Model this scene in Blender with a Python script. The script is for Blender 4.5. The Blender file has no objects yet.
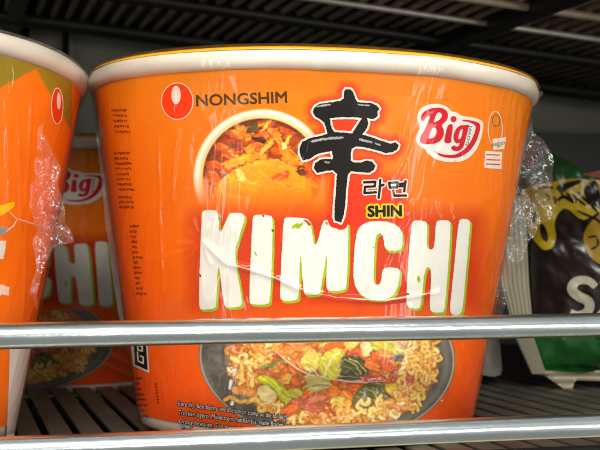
import bpy, bmesh, math, random
import numpy as np
from mathutils import Vector, Matrix
from mathutils.geometry import delaunay_2d_cdt
random.seed(7); rng = np.random.default_rng(7)
S = 0.01                                    # everything below is written in centimetres
scene = bpy.context.scene
COL = scene.collection

# ------------------------------------------------------------------ camera
F0, PITCH, ROLL, YAW, DIST, ZC = 1293.0, .027, -.005, -.003, 42.90, 5.432
cp, sp, cy, sy = math.cos(PITCH), math.sin(PITCH), math.cos(YAW), math.sin(YAW)
CF = np.array([sy*cp, cy*cp, sp]); r0 = np.array([cy, -sy, 0.]); u0 = np.cross(r0, CF)
CR = math.cos(ROLL)*r0 + math.sin(ROLL)*u0; CU = -math.sin(ROLL)*r0 + math.cos(ROLL)*u0
CP = np.array([0, -DIST, ZC])
cam = bpy.data.cameras.new('camera'); camo = bpy.data.objects.new('camera', cam); COL.objects.link(camo)
cam.sensor_width = 36; cam.lens = 36*F0/600; cam.clip_start = .01; cam.clip_end = 50
camo.matrix_world = Matrix(((CR[0], CU[0], -CF[0], CP[0]*S), (CR[1], CU[1], -CF[1], CP[1]*S), (CR[2], CU[2], -CF[2], CP[2]*S), (0, 0, 0, 1)))
cam.dof.use_dof = True; cam.dof.focus_distance = .36; cam.dof.aperture_fstop = 42
scene.camera = camo
def ray(px, py):
    px = np.asarray(px, float); py = np.asarray(py, float)
    return CF + ((px-300)/F0)[..., None]*CR - ((py-225)/F0)[..., None]*CU
def at(px, py, Y):
    """point of the photograph's measured place (px, py) on the upright plane world y = Y (cm)"""
    d = ray(px, py); return CP + d*((Y-CP[1])/d[..., 1])[..., None]

# ------------------------------------------------------------------ helpers
def lin(c):
    c = np.asarray(c, float)/255.; return np.where(c <= .04045, c/12.92, ((c+.055)/1.055)**2.4)
def L4(r, g, b): return (*[float(v) for v in lin((r, g, b))], 1.)
def link(name, me, mat, parent=None):
    o = bpy.data.objects.new(name, me); COL.objects.link(o)
    for m in (mat if isinstance(mat, (list, tuple)) else [mat]): me.materials.append(m)
    if parent: o.parent = parent
    return o
def mesh(name, V, Fc, mat, parent=None, smooth=True, mi=None, col=None):
    me = bpy.data.meshes.new(name); V = np.asarray(V, float)*S
    if isinstance(Fc, np.ndarray) and Fc.ndim == 2:
        n, k = Fc.shape; me.vertices.add(len(V)); me.vertices.foreach_set('co', V.astype(np.float32).ravel())
        me.loops.add(n*k); me.loops.foreach_set('vertex_index', Fc.astype(np.int32).ravel())
        me.polygons.add(n); me.polygons.foreach_set('loop_start', np.arange(0, n*k, k, dtype=np.int32))
        me.update(calc_edges=True)
    else:
        me.from_pydata([tuple(v) for v in V], [], [tuple(f) for f in Fc]); me.update()
    if mi is not None: me.polygons.foreach_set('material_index', np.asarray(mi, np.int32))
    if smooth: me.polygons.foreach_set('use_smooth', np.ones(len(me.polygons), bool))
    if col is not None:
        a = me.color_attributes.new('print', 'FLOAT_COLOR', 'POINT')
        c = np.ones((len(V), 4), np.float32); c[:, :3] = col; a.data.foreach_set('color', c.ravel())
    return link(name, me, mat, parent)
def empty(name, loc=(0, 0, 0), rot=(0, 0, 0), **kw):
    o = bpy.data.objects.new(name, None); COL.objects.link(o); o.location = [v*S for v in loc]; o.rotation_euler = rot
    o.empty_display_size = .01
    for k, v in kw.items(): o[k] = v
    return o
def grid_faces(nu, nv, wrap=False):
    i, j = np.meshgrid(np.arange(nu if wrap else nu-1), np.arange(nv-1), indexing='ij'); i2 = (i+1) % nu
    return np.stack([i*nv+j, i2*nv+j, i2*nv+j+1, i*nv+j+1], -1).reshape(-1, 4)
def vnoise(x, y, seed=0):
    x = np.asarray(x, float); y = np.asarray(y, float)
    def h(i, j):
        n = (i.astype(np.int64)*374761393 + j.astype(np.int64)*668265263 + seed*1442695041) & 0x7fffffff
        n = ((n ^ (n >> 13))*1274126177) & 0x7fffffff
        return ((n ^ (n >> 16)) & 0xffff)/65535.
    xi = np.floor(x); yi = np.floor(y); fx = x-xi; fy = y-yi; fx = fx*fx*(3-2*fx); fy = fy*fy*(3-2*fy)
    return (h(xi, yi)*(1-fx)+h(xi+1, yi)*fx)*(1-fy)+(h(xi, yi+1)*(1-fx)+h(xi+1, yi+1)*fx)*fy
def fbm(x, y, seed=0, o=4):
    s = 0; a = 1; t = 0
    for k in range(o): s = s+a*vnoise(x*2**k, y*2**k, seed+k*17); t += a; a *= .5
    return s/t
def tube(pts, r, n=12, cap=True):
    pts = [Vector(p) for p in pts]; V = []; Fc = []; up = None
    for i, p in enumerate(pts):
        t = (pts[min(i+1, len(pts)-1)]-pts[max(i-1, 0)]).normalized()
        if up is None: up = t.orthogonal().normalized()
        up = (up-t*up.dot(t)).normalized(); b = t.cross(up); rr = r[i] if hasattr(r, '__len__') else r
        for k in range(n): a = 2*math.pi*k/n; V.append(p+(up*math.cos(a)+b*math.sin(a))*rr)
    for i in range(len(pts)-1):
        for k in range(n): Fc.append((i*n+k, i*n+(k+1) % n, (i+1)*n+(k+1) % n, (i+1)*n+k))
    if cap: Fc.append(tuple(range(n))[::-1]); Fc.append(tuple((len(pts)-1)*n+k for k in range(n)))
    return V, Fc
def merge(parts):
    V = []; Fc = []
    for v, f in parts:
        b = len(V); V += [tuple(q) for q in v]; Fc += [tuple(i+b for i in q) for q in f]
    return V, Fc
def box(o, ax, ay, az):
    o, ax, ay, az = map(np.asarray, (o, ax, ay, az))
    V = [o+i*ax+j*ay+k*az for i in (0, 1) for j in (0, 1) for k in (0, 1)]
    return V, [(0, 1, 3, 2), (4, 6, 7, 5), (0, 4, 5, 1), (2, 3, 7, 6), (0, 2, 6, 4), (1, 5, 7, 3)]

# ------------------------------------------------------------------ materials
def mat(name, rgb=None, rough=.5, metal=0, spec=.5, noise=0, nscale=40, bump=0, bscale=60, attr=False, coat=0, stretch=(1, 1, 1)):
    m = bpy.data.materials.new(name); m.use_nodes = True; N = m.node_tree.nodes; K = m.node_tree.links
    b = N['Principled BSDF']; b.inputs['Roughness'].default_value = rough; b.inputs['Metallic'].default_value = metal
    b.inputs['Specular IOR Level'].default_value = spec; b.inputs['Coat Weight'].default_value = coat; b.inputs['Coat Roughness'].default_value = .12
    tc = N.new('ShaderNodeTexCoord'); mp = N.new('ShaderNodeMapping'); mp.inputs['Scale'].default_value = stretch; K.new(tc.outputs['Object'], mp.inputs[0])
    src = None
    if attr:
        a = N.new('ShaderNodeAttribute'); a.attribute_name = 'print'; src = a.outputs['Color']
    if noise:
        t = N.new('ShaderNodeTexNoise'); t.inputs['Scale'].default_value = nscale; t.inputs['Detail'].default_value = 6; K.new(mp.outputs[0], t.inputs['Vector'])
        r = N.new('ShaderNodeMapRange'); r.inputs[1].default_value = .3; r.inputs[2].default_value = .7; r.inputs[3].default_value = 1-noise; r.inputs[4].default_value = 1+noise*.4; K.new(t.outputs[0], r.inputs[0])
        mx = N.new('ShaderNodeMix'); mx.data_type = 'RGBA'; mx.blend_type = 'MULTIPLY'; mx.inputs[0].default_value = 1
        if src: K.new(src, mx.inputs[6])
        else: mx.inputs[6].default_value = rgb
        K.new(r.outputs[0], mx.inputs[7]); src = mx.outputs[2]
    if src: K.new(src, b.inputs['Base Color'])
    else: b.inputs['Base Color'].default_value = rgb
    if bump:
        t = N.new('ShaderNodeTexNoise'); t.inputs['Scale'].default_value = bscale; t.inputs['Detail'].default_value = 4; K.new(mp.outputs[0], t.inputs['Vector'])
        bp = N.new('ShaderNodeBump'); bp.inputs['Strength'].default_value = bump; bp.inputs['Distance'].default_value = .001; K.new(t.outputs[0], bp.inputs['Height']); K.new(bp.outputs[0], b.inputs['Normal'])
    return m
def film(name, haze=.0, rough=.06, fres=1.45, bump=.3, scale=(60, 60, 12), tint=(1, 1, 1, 1), base=.0, gl=.95):
    m = bpy.data.materials.new(name); m.use_nodes = True; N = m.node_tree.nodes; K = m.node_tree.links
    N.remove(N['Principled BSDF']); out = N['Material Output']
    tr = N.new('ShaderNodeBsdfTransparent'); tr.inputs[0].default_value = tint
    gs = N.new('ShaderNodeBsdfGlossy'); gs.inputs['Roughness'].default_value = rough; gs.inputs[0].default_value = (gl, gl, gl, 1)
    fr = N.new('ShaderNodeFresnel'); fr.inputs[0].default_value = fres
    ad = N.new('ShaderNodeMath'); ad.operation = 'ADD'; ad.use_clamp = True; ad.inputs[1].default_value = base; mn = N.new('ShaderNodeMath'); mn.operation = 'MINIMUM'; mn.inputs[1].default_value = .45; K.new(fr.outputs[0], mn.inputs[0]); K.new(mn.outputs[0], ad.inputs[0])
    tc = N.new('ShaderNodeTexCoord'); mp = N.new('ShaderNodeMapping'); mp.inputs['Scale'].default_value = scale; K.new(tc.outputs['Object'], mp.inputs[0])
    t = N.new('ShaderNodeTexNoise'); t.inputs['Scale'].default_value = 1; t.inputs['Detail'].default_value = 3; t.inputs['Distortion'].default_value = .6; K.new(mp.outputs[0], t.inputs['Vector'])
    bp = N.new('ShaderNodeBump'); bp.inputs['Strength'].default_value = bump; bp.inputs['Distance'].default_value = .002; K.new(t.outputs[0], bp.inputs['Height'])
    K.new(bp.outputs[0], gs.inputs['Normal'])
    if base: K.new(bp.outputs[0], fr.inputs['Normal'])
    df = N.new('ShaderNodeBsdfDiffuse'); df.inputs[0].default_value = (.8, .79, .77, 1)
    m1 = N.new('ShaderNodeMixShader'); m1.inputs[0].default_value = haze; K.new(tr.outputs[0], m1.inputs[1]); K.new(df.outputs[0], m1.inputs[2])
    m2 = N.new('ShaderNodeMixShader'); K.new(ad.outputs[0], m2.inputs[0]); K.new(m1.outputs[0], m2.inputs[1]); K.new(gs.outputs[0], m2.inputs[2])
    K.new(m2.outputs[0], out.inputs[0]); return m
INK = dict(rough=.4, spec=.12)
M = dict(
    sleeve=mat('printed_paper', attr=True, rough=.4, spec=.2, noise=.05, nscale=90),
    cup=mat('white_cup_paper', L4(228, 217, 200), rough=.5, noise=.1, nscale=60, bump=.08, bscale=300),
    lid=mat('orange_lid_foil', L4(252, 176, 14), rough=.35, noise=.12, nscale=70, bump=.2, bscale=150),
    white=mat('white_ink', L4(232, 229, 218), noise=.03, nscale=120, **INK), lime=mat('lime_ink', L4(168, 186, 20), noise=.15, nscale=200, **INK),
    black=mat('black_ink', L4(26, 22, 20), noise=.3, nscale=260, stretch=(1, 1, 3), **INK), red=mat('red_ink', L4(238, 44, 12), **INK),
    brown=mat('brown_ink', L4(78, 52, 12), noise=.15, nscale=150, **INK), darkprint=mat('dark_print_ink', L4(122, 48, 8), noise=.3, nscale=200, **INK),
    badge=mat('badge_red_ink', L4(214, 26, 44), noise=.12, nscale=90, **INK), egg=mat('pale_pink_ink', L4(250, 222, 205), **INK),
    emblem=mat('emblem_red_ink', L4(244, 62, 6), **INK), yellow=mat('yellow_ink', L4(250, 205, 10), **INK), grey=mat('grey_ink', L4(120, 110, 100), **INK),
    drybrush=mat('dry_brush_grey_ink', L4(170, 165, 158), noise=.3, nscale=300, **INK), green=mat('green_ink', L4(96, 120, 60), **INK), orangeink=mat('orange_ink', L4(250, 96, 8), **INK),
    picture=mat('printed_picture', attr=True, rough=.4, spec=.15),
    film=film('clear_shrink_film', haze=.006, rough=.12, fres=1.39, bump=.3, scale=(150, 150, 20)),
    dull=film('dull_film_edge', haze=.10, rough=.25, fres=1.3, bump=.3, tint=(.72, .66, .6, 1)),
    flap=film('crumpled_film', haze=.035, rough=.05, fres=1.55, bump=1, scale=(330, 330, 260), base=.025),
    crease=film('film_crease_glint', haze=.42, rough=.3, fres=1.3, bump=.3),  # white haze gives the fold its highlight as colour
)

# ------------------------------------------------------------------ the cup's shape
RB, RT, HB, HT = 5.415, 7.163, 10.43, 11.33
def rad(z): return RB+(RT-RB)*np.asarray(z)/HB
class Cup:
    """location and lean of one cup; px -> (arc length, height) on its paper wall, so that print can be drawn on it"""
    def __init__(s, loc, rot): s.loc = loc; s.rot = rot; s.m = np.array(Matrix.Rotation(rot[2], 3, 'Z') @ Matrix.Rotation(rot[1], 3, 'Y') @ Matrix.Rotation(rot[0], 3, 'X'))
    def uv(s, px, py):
        d = ray(px, py) @ s.m; o = (CP-np.array(s.loc)) @ s.m; k = (RT-RB)/HB; r_ = RB+k*o[2]
        A = d[..., 0]**2+d[..., 1]**2-(k*d[..., 2])**2; B = 2*(d[..., 0]*o[0]+d[..., 1]*o[1]-r_*k*d[..., 2]); C = o[0]**2+o[1]**2-r_**2
        t = (-B-np.sqrt(np.maximum(B*B-4*A*C, 0)))/(2*A); P = o+d*t[..., None]
        return np.stack([np.arctan2(P[..., 0], -P[..., 1])*6.4, P[..., 2]], -1)
    def px(s, th, z):
        r = rad(z); P = np.stack([r*np.sin(th), -r*np.cos(th), z], -1) @ s.m.T+np.array(s.loc)-CP
        w = P @ CF; return 300+F0*(P @ CR)/w, 225-F0*(P @ CU)/w
def wall(uvz, off=0):
    th = uvz[..., 0]/6.4; z = uvz[..., 1]; r = rad(z)+off
    return np.stack([r*np.sin(th), -r*np.cos(th), z], -1)
def lathe(name, prof, mat_, parent, n=192, wob=0):
    prof = np.array(prof); th = np.linspace(0, 2*np.pi, n, endpoint=False)
    R = prof[None, :, 0]+wob*(vnoise(th[:, None]*6, prof[None, :, 1]*2, 3)-.5); Z = np.broadcast_to(prof[None, :, 1], R.shape)+wob*(vnoise(th[:, None]*4+9, 0*R, 5)-.5)
    V = np.stack([R*np.sin(th)[:, None], -R*np.cos(th)[:, None], Z], -1).reshape(-1, 3)
    return mesh(name, V, grid_faces(n, len(prof), True), mat_, parent)

# ------------------------------------------------------------------ flat artwork: signed distance -> contour -> triangles on the wall
def poly(pts, smooth=0):
    p = np.array(pts, float)
    for _ in range(smooth):
        q = np.roll(p, -1, 0); p = np.stack([p*.78+q*.22, p*.22+q*.78], 1).reshape(-1, 2)
    return np.stack([p, np.roll(p, -1, 0)], 1)
def seg_dist(P, sg):
    out = np.full(len(P), 1e9)
    for i in range(0, len(sg), 64):
        a = sg[i:i+64, 0][None]; b = sg[i:i+64, 1][None]; d = b-a; l = np.maximum((d**2).sum(-1), 1e-12)
        t = np.clip(((P[:, None]-a)*d).sum(-1)/l, 0, 1); q = a+d*t[..., None]-P[:, None]; out = np.minimum(out, np.sqrt((q**2).sum(-1)).min(1))
    return out
def inside(P, sg):
    c = np.zeros(len(P), int)
    for i in range(0, len(sg), 64):
        a = sg[i:i+64, 0][None]; b = sg[i:i+64, 1][None]; y = P[:, None, 1]; x = P[:, None, 0]
        cr = (a[..., 1] > y) != (b[..., 1] > y); dy = np.where(cr, b[..., 1]-a[..., 1], 1)
        c += (cr & (x < (b[..., 0]-a[..., 0])*(y-a[..., 1])/dy+a[..., 0])).sum(1)
    return c % 2 == 1
def sdf_poly(*sgs):
    sg = np.concatenate(sgs)
    return lambda P: seg_dist(P, sg)*np.where(inside(P, sg), -1, 1)
def sdf_strokes(lines, r):
    sg = np.array([(a, b) for l in lines for a, b in zip(l[:-1], l[1:])], float)
    return lambda P: seg_dist(P, sg)-r
def union(*fs): return lambda P: np.minimum.reduce([f(P) for f in fs])
def contour(f, bb, h, lvl=0, rough=0, rs=1.5):
    xs = np.arange(bb[0], bb[2]+h, h); ys = np.arange(bb[1], bb[3]+h, h); X, Y = np.meshgrid(xs, ys, indexing='ij')
    v = f(np.stack([X.ravel(), Y.ravel()], -1)).reshape(X.shape)-lvl
    if rough: v = v+rough*(fbm(X/rs, Y/rs, 11, 3)-.5)*2
    v = np.where(np.abs(v) < 1e-6, 1e-6, v); ins = v < 0; vid = {}; pts = []; E = []
    def vert(i, j, k):
        key = (i, j, k)
        if key not in vid:
            a = v[i, j]; b = v[i+1, j] if k == 0 else v[i, j+1]; t = a/(a-b)
            vid[key] = len(pts); pts.append((xs[i]+(h*t if k == 0 else 0), ys[j]+(h*t if k == 1 else 0)))
        return vid[key]
    c = ins[:-1, :-1].astype(int)+ins[1:, :-1]*2+ins[1:, 1:]*4+ins[:-1, 1:]*8
    for i, j in zip(*np.nonzero((c > 0) & (c < 15))):
        k = c[i, j]; e = [(i, j, 0), (i+1, j, 1), (i, j+1, 0), (i, j, 1)]
        T = {1: [(3, 0)], 2: [(0, 1)], 3: [(3, 1)], 4: [(1, 2)], 5: [(3, 0), (1, 2)], 6: [(0, 2)], 7: [(3, 2)], 8: [(2, 3)], 9: [(0, 2)], 10: [(0, 1), (2, 3)], 11: [(1, 2)], 12: [(1, 3)], 13: [(0, 1)], 14: [(0, 3)]}[int(k)]
        for a, b in T: E.append((vert(*e[a]), vert(*e[b])))
    return np.array(pts), E
def paint(name, cup, f, bb, mat_, off, parent, h=.45, lvl=0, rough=0, rs=1.5, shift=(0, 0), build=True):
    pts, E = contour(f, bb, h, lvl, rough, rs); pts = pts+np.array(shift)
    uv = cup.uv(pts[:, 0], pts[:, 1]); sg = uv[np.array(E)]
    lo = uv.min(0); hi = uv.max(0); g = .2
    gx, gy = np.meshgrid(np.arange(lo[0]+g/2, hi[0], g), np.arange(lo[1]+g/2, hi[1], g)); G = np.stack([gx.ravel(), gy.ravel()], -1)+.003
    if len(G): G = G[inside(G, sg) & (seg_dist(G, sg) > .02)]
    allv = [Vector(p) for p in np.concatenate([uv, G])]
    vs, _, fs, *_ = delaunay_2d_cdt(allv, E, [], 0, 1e-6)
    vs = np.array([tuple(q) for q in vs]); fs = np.array([q for q in fs]); c = vs[fs].mean(1); fs = fs[inside(c, sg)]
    a, b, d = vs[fs[:, 0]], vs[fs[:, 1]], vs[fs[:, 2]]; ar = (b[:, 0]-a[:, 0])*(d[:, 1]-a[:, 1])-(b[:, 1]-a[:, 1])*(d[:, 0]-a[:, 0])
    fs[ar < 0] = fs[ar < 0][:, ::-1]
    if not build: return wall(vs, off), fs
    return mesh(name, wall(vs, off), fs, mat_, parent)
def layers(name, items, parent):
    """several inks of one printed mark -> one mesh; items = [((verts, faces), material)]"""
    V = []; Fc = []; mi = []; ms = []; b = 0
    for (v, f), m in items:
        if m not in ms: ms.append(m)
        V.append(v); Fc.append(np.asarray(f)+b); mi += [ms.index(m)]*len(f); b += len(v)
    return mesh(name, np.concatenate(V), np.concatenate(Fc), ms, parent, mi=mi)
def text_tris(s, p0, p1, cap, bold=0., shear=0., spacing=1.):
    """flat triangles of a word whose base line runs p0 -> p1 and whose capitals are cap high"""
    cu = bpy.data.curves.new('t', 'FONT'); cu.body = s; cu.size = 1; cu.offset = bold; cu.shear = shear; cu.space_character = spacing; cu.resolution_u = 3
    o = bpy.data.objects.new('t', cu); COL.objects.link(o); dg = bpy.context.evaluated_depsgraph_get(); me = bpy.data.meshes.new_from_object(o.evaluated_get(dg))
    me.calc_loop_triangles(); V = np.array([v.co[:2] for v in me.vertices]); T = np.array([t.vertices[:] for t in me.loop_triangles])
    ed = {}
    for p in me.polygons:
        for e in p.edge_keys: ed[e] = ed.get(e, 0)+1
    sg = np.array([e for e, n in ed.items() if n == 1])
    bpy.data.objects.remove(o); bpy.data.curves.remove(cu); bpy.data.meshes.remove(me)
    p0 = np.array(p0, float); p1 = np.array(p1, float); d = p1-p0; w = np.hypot(*d); d /= w; nrm = np.array([d[1], -d[0]])
    x = (V[:, 0]-V[:, 0].min())/(V[:, 0].max()-V[:, 0].min())*w; y = V[:, 1]/.73*cap
    P = p0+x[:, None]*d+y[:, None]*nrm
    return P, T, P[sg]
def stamp(cup, tt, off):
    P, T, _ = tt; uv = cup.uv(P[:, 0], P[:, 1]); a, b, d = uv[T[:, 0]], uv[T[:, 1]], uv[T[:, 2]]
    ar = (b[:, 0]-a[:, 0])*(d[:, 1]-a[:, 1])-(b[:, 1]-a[:, 1])*(d[:, 0]-a[:, 0]); T = T.copy(); T[ar < 0] = T[ar < 0][:, ::-1]
    return wall(uv, off), T

# ------------------------------------------------------------------ raster painter for the two printed food pictures
class Canvas:
    def __init__(s, x0, y0, x1, y1, h):
        s.x0, s.y0, s.h = x0, y0, h; s.X, s.Y = np.meshgrid(np.arange(x0, x1, h), np.arange(y0, y1, h), indexing='ij'); s.P = np.stack([s.X.ravel(), s.Y.ravel()], -1)
        s.C = np.zeros(s.X.shape+(3,))
    def win(s, xa, ya, xb, yb):
        i0 = max(int((xa-s.x0)/s.h), 0); i1 = max(int((xb-s.x0)/s.h)+1, 0); j0 = max(int((ya-s.y0)/s.h), 0); j1 = max(int((yb-s.y0)/s.h)+1, 0)
        return slice(i0, i1), slice(j0, j1)
    def blend(s, w, a, c): s.C[w] = s.C[w]*(1-a[..., None])+np.asarray(c)*a[..., None]
    def chunk(s, pts, c, var=.25, vs=3., ang=0., soft=.35, edge=.35, seed=0, smooth=2, veins=None, wob=.8):
        pts = np.array(pts, float); w = s.win(pts[:, 0].min()-3, pts[:, 1].min()-3, pts[:, 0].max()+3, pts[:, 1].max()+3)
        X, Y = s.X[w], s.Y[w]
        if X.size == 0: return
        P = np.stack([X.ravel(), Y.ravel()], -1); sg = poly(pts, smooth); d = (seg_dist(P, sg)*np.where(inside(P, sg), -1, 1)).reshape(X.shape)
        d = d+wob*(fbm(X/1.6, Y/1.6, seed+3, 3)-.5)*2
        sh = np.clip((d+1.6)/1.6, 0, 1); drop = np.clip(1-d/2.2, 0, 1)*(d > 0)*.3; s.blend(w, drop, lin((70, 20, 5)))
        ca, sa = math.cos(ang), math.sin(ang); n = fbm((X*ca+Y*sa)/vs*.35, (-X*sa+Y*ca)/vs*1.6, seed, 4)
        col = lin(c)[None, None]*(1+var*3.2*(n-.5))[..., None]*(1-edge*sh)[..., None]
        hl = np.clip((n-.68)*6, 0, 1)*.55; col = col*(1-hl[..., None])+np.array(lin(np.minimum(np.array(c)+95, 250)))*hl[..., None]
        s.blend(w, np.clip(.5-d/soft, 0, 1), col)
        for v in (veins or []): s.stroke(v[0], v[1], v[2], flat=True)
    def stroke(s, pts, r, c, flat=False, dark=.45):
        pts = np.array(pts, float); w = s.win(pts[:, 0].min()-4, pts[:, 1].min()-4, pts[:, 0].max()+4, pts[:, 1].max()+4); X, Y = s.X[w], s.Y[w]
        if X.size == 0: return
        sg = np.stack([pts[:-1], pts[1:]], 1); d = seg_dist(np.stack([X.ravel(), Y.ravel()], -1), sg).reshape(X.shape)
        if not flat: s.blend(w, np.clip(1-(d-r)/1.3, 0, 1)*.45*(d > r), lin((90, 28, 6)))
        t = np.clip(d/r, 0, 1); sh = 1-dark*t**2 if not flat else np.ones_like(t)
        col = lin(c)[None, None]*sh[..., None]
        if not flat: hl = np.clip(1-np.abs(d-.1*r)/(r*.45), 0, 1)*.45*np.clip(vnoise(X/3, Y/3, 4)*1.6-.3, 0, 1); col = col*(1-hl[..., None])+np.array([1, .93, .75])*hl[..., None]
        s.blend(w, np.clip((r-d)/.35+.5, 0, 1), col)
    def finish(s, warp=1.6, sc=3.2, gain=1.15, con=.35, spark=.5, keep=None, blur=1, wash=0., tone=(.5, .2, .05)):
        X, Y = s.X, s.Y; U = X+warp*(fbm(X/sc, Y/sc, 71, 3)-.5)*2; V = Y+warp*(fbm(X/sc, Y/sc, 72, 3)-.5)*2
        i = np.clip(((U-s.x0)/s.h), 0, X.shape[0]-1.01); j = np.clip(((V-s.y0)/s.h), 0, X.shape[1]-1.01); a = i.astype(int); b = j.astype(int); f = (i-a)[..., None]; g = (j-b)[..., None]; C = s.C
        W = (C[a, b]*(1-f)+C[a+1, b]*f)*(1-g)+(C[a, b+1]*(1-f)+C[a+1, b+1]*f)*g
        n = fbm(X/3.5, Y/2.2, 73, 3)[..., None]; W = W*gain*(1+con*2.4*(n-.5)); m = fbm(X/9, Y/6, 75, 2)[..., None]; W = W*(.82+.4*m)
        k = np.clip(fbm(X/2.2, Y/1.3, 74, 2)*8-5.6, 0, 1)[..., None]*spark; W = W*(1-k)+np.array([1, .95, .82])*k
        for _ in range(blur):
            Q = np.pad(W, ((1, 1), (1, 1), (0, 0)), 'edge'); W = (Q[:-2, 1:-1]+Q[2:, 1:-1]+Q[1:-1, :-2]+Q[1:-1, 2:]+2*W)/6
        W = W*(1-wash)+np.asarray(tone)*wash
        kp = (keep if keep is not None else np.ones(X.shape))[..., None]; s.C = C*(1-kp)+W*kp
    def build(s, name, cup, mask, mat_, off, parent):
        uv = cup.uv(s.X, s.Y); nu, nv = s.X.shape; F_ = grid_faces(nu, nv)[:, ::-1]; k = mask(s.X, s.Y).ravel(); F_ = F_[k[F_].all(1)]
        used = np.unique(F_); re = np.full(nu*nv, -1); re[used] = np.arange(len(used))
        return mesh(name, wall(uv, off).reshape(-1, 3)[used], re[F_], mat_, parent, col=np.clip(s.C.reshape(-1, 3)[used], 0, 1))
def curl(cx, cy_, L, amp, ang, wl, ph):
    t = np.linspace(0, L, 26); x = t-L/2+amp*.55*np.sin(4*np.pi*t/wl+ph); y = amp*np.sin(2*np.pi*t/wl+ph); ca, sa = math.cos(ang), math.sin(ang)
    return np.stack([cx+x*ca-y*sa, cy_+x*sa+y*ca], -1)

# ------------------------------------------------------------------ print of the front panel
KIMCHI = dict(
 K=[(202, 213), (204.2, 210), (215.3, 210), (218.6, 213.3), (219.5, 236), (229, 214.5), (231, 212.5), (243, 213), (245.6, 217.3), (239.3, 237.3), (234, 252.8), (242.8, 302.5), (240.7, 307), (227.3, 308), (224, 305.3), (218.3, 257), (216.7, 305.3), (214, 309), (202, 310.2), (199.1, 307.2), (200, 266.7)],
 I=[(252.5, 217.2), (255, 214.6), (270, 215), (273.4, 218.4), (270.5, 301), (267.4, 304.7), (251.9, 304.7), (249, 301.3)],
 M=[(283.4, 220.4), (285.9, 217), (306.9, 218.2), (310.4, 221.6), (315, 251), (322.4, 222.3), (325, 219.8), (331, 220.5), (340, 221.5), (346.5, 222), (348.6, 225.5), (347, 286), (343.4, 290.8), (328.7, 291.2), (325.8, 287), (327.6, 247), (320.4, 291.9), (317.9, 295.2), (305.5, 295), (303.3, 291), (300.4, 246), (298.9, 296.7), (296.4, 300.6), (282.7, 301.1), (279.6, 297.5)],
 C=[(356, 234.4), (359.7, 225.8), (369.5, 221.1), (384.1, 220.9), (395.2, 224), (401.8, 230.7), (402.7, 244.1), (400.8, 250.3), (389, 250.9), (384.4, 248), (383, 236), (380.5, 232.8), (376.8, 234.6), (374.8, 241.7), (373.1, 278.4), (374.8, 284.7), (378.8, 284.7), (381.2, 280.8), (382, 270), (385.4, 267.2), (398.3, 267.9), (400.2, 272.3), (396.9, 290.6), (390.3, 298), (376.8, 300.6), (363.3, 296.9), (356, 289.4), (353.1, 278.4), (353.8, 254)],
 H=[(411, 223.3), (413.9, 220.2), (424.5, 220.8), (427.4, 224.2), (426.1, 249), (434.1, 249.8), (435.3, 223.1), (438.1, 220), (448, 220.3), (450.9, 223.7), (444.8, 309), (442.1, 312.8), (432, 312.4), (429.1, 308.5), (431.5, 267.7), (424.5, 266.9), (420.8, 305), (418.1, 309.3), (409.3, 307.9), (405.7, 303.7), (407.5, 269)],
 J=[(457.9, 222), (460.8, 218.6), (468, 219.4), (470.1, 222.3), (468, 245), (462.7, 306.3), (460, 315), (452, 315), (449.1, 310.3), (452, 285)])
SHIN_OUT = [(312.5, 111.7), (315, 106.8), (320.5, 103.6), (330, 102.6), (340, 101), (343.8, 98.5), (343.8, 92), (345.5, 89), (350.8, 89.6), (353, 92.5), (355, 98.3), (357.5, 102.3), (364, 102.8), (370, 103), (376.7, 105.5), (379.3, 109), (377, 111.7), (377.8, 116), (373.3, 119.3), (366.7, 118), (368.3, 123), (366.7, 128.3), (362, 134.6), (370, 136.7), (381.7, 141), (390, 143.6), (395, 142.3), (398.3, 145), (396.9, 149.3), (392.5, 152.3), (386, 153.2), (378, 150.8), (371, 149), (363, 147.3), (355, 146.6), (351.5, 149), (350.8, 155), (350.6, 160.5), (354, 162.4), (360, 162.6), (366, 160.8), (371.5, 161.3), (375.2, 165.5), (373.5, 170), (369, 172.8), (360, 172.3), (350.5, 171.4), (348, 174.5), (346.2, 188), (345.2, 205), (343.3, 216.7), (340.8, 222.8), (338, 221.5), (335.2, 221), (334, 216.7), (335, 200), (336.3, 183), (336.7, 174), (333, 170.2), (324.5, 171.2), (317.5, 173), (313.8, 168.5), (315, 163), (320, 159.8), (327, 158.8), (332, 159.5), (333, 156.7), (331.5, 151.2), (324, 152.4), (317, 154.3), (309.5, 159), (303, 160.5), (299.6, 153), (299.8, 147), (302.5, 141.7), (310, 138), (320, 136), (327.3, 134), (326, 127.5), (324, 122.5), (320.3, 119.6), (315, 116.3)]
SHIN_HOLE = [(329.6, 118.4), (337, 117.6), (345, 117.3), (353, 117.4), (361.6, 118.2), (357.2, 125.3), (352, 133.3), (345, 132.8), (333.8, 131.9), (331.2, 127)]
def big(pts): return [(410+x/6.43, 95+y/6.43) for x, y in pts]
BADGE = big([(42, 140), (58, 98), (90, 70), (150, 55), (212, 62), (252, 88), (265, 106), (302, 112), (328, 133), (362, 138), (422, 148), (466, 168), (472, 195), (459, 270), (433, 342), (388, 398), (331, 429), (250, 434), (168, 418), (112, 378), (96, 347), (58, 328), (38, 295), (42, 258), (66, 205), (52, 172)])
B_OUT = big([(68, 155), (72, 125), (100, 98), (150, 81), (205, 82), (238, 104), (245, 140), (228, 172), (200, 193), (215, 220), (217, 258), (195, 297), (150, 316), (85, 318), (60, 300), (65, 268), (95, 220), (120, 160), (130, 132), (104, 140), (88, 166), (74, 168)])
B_H1 = big([(172, 112), (195, 112), (206, 130), (192, 158), (158, 176), (150, 172)]); B_H2 = big([(142, 208), (165, 212), (172, 240), (150, 276), (120, 282), (116, 276)])
I_ST = big([(245, 190), (278, 186), (262, 290), (268, 300), (245, 312), (220, 306), (218, 290), (235, 215)])
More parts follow.
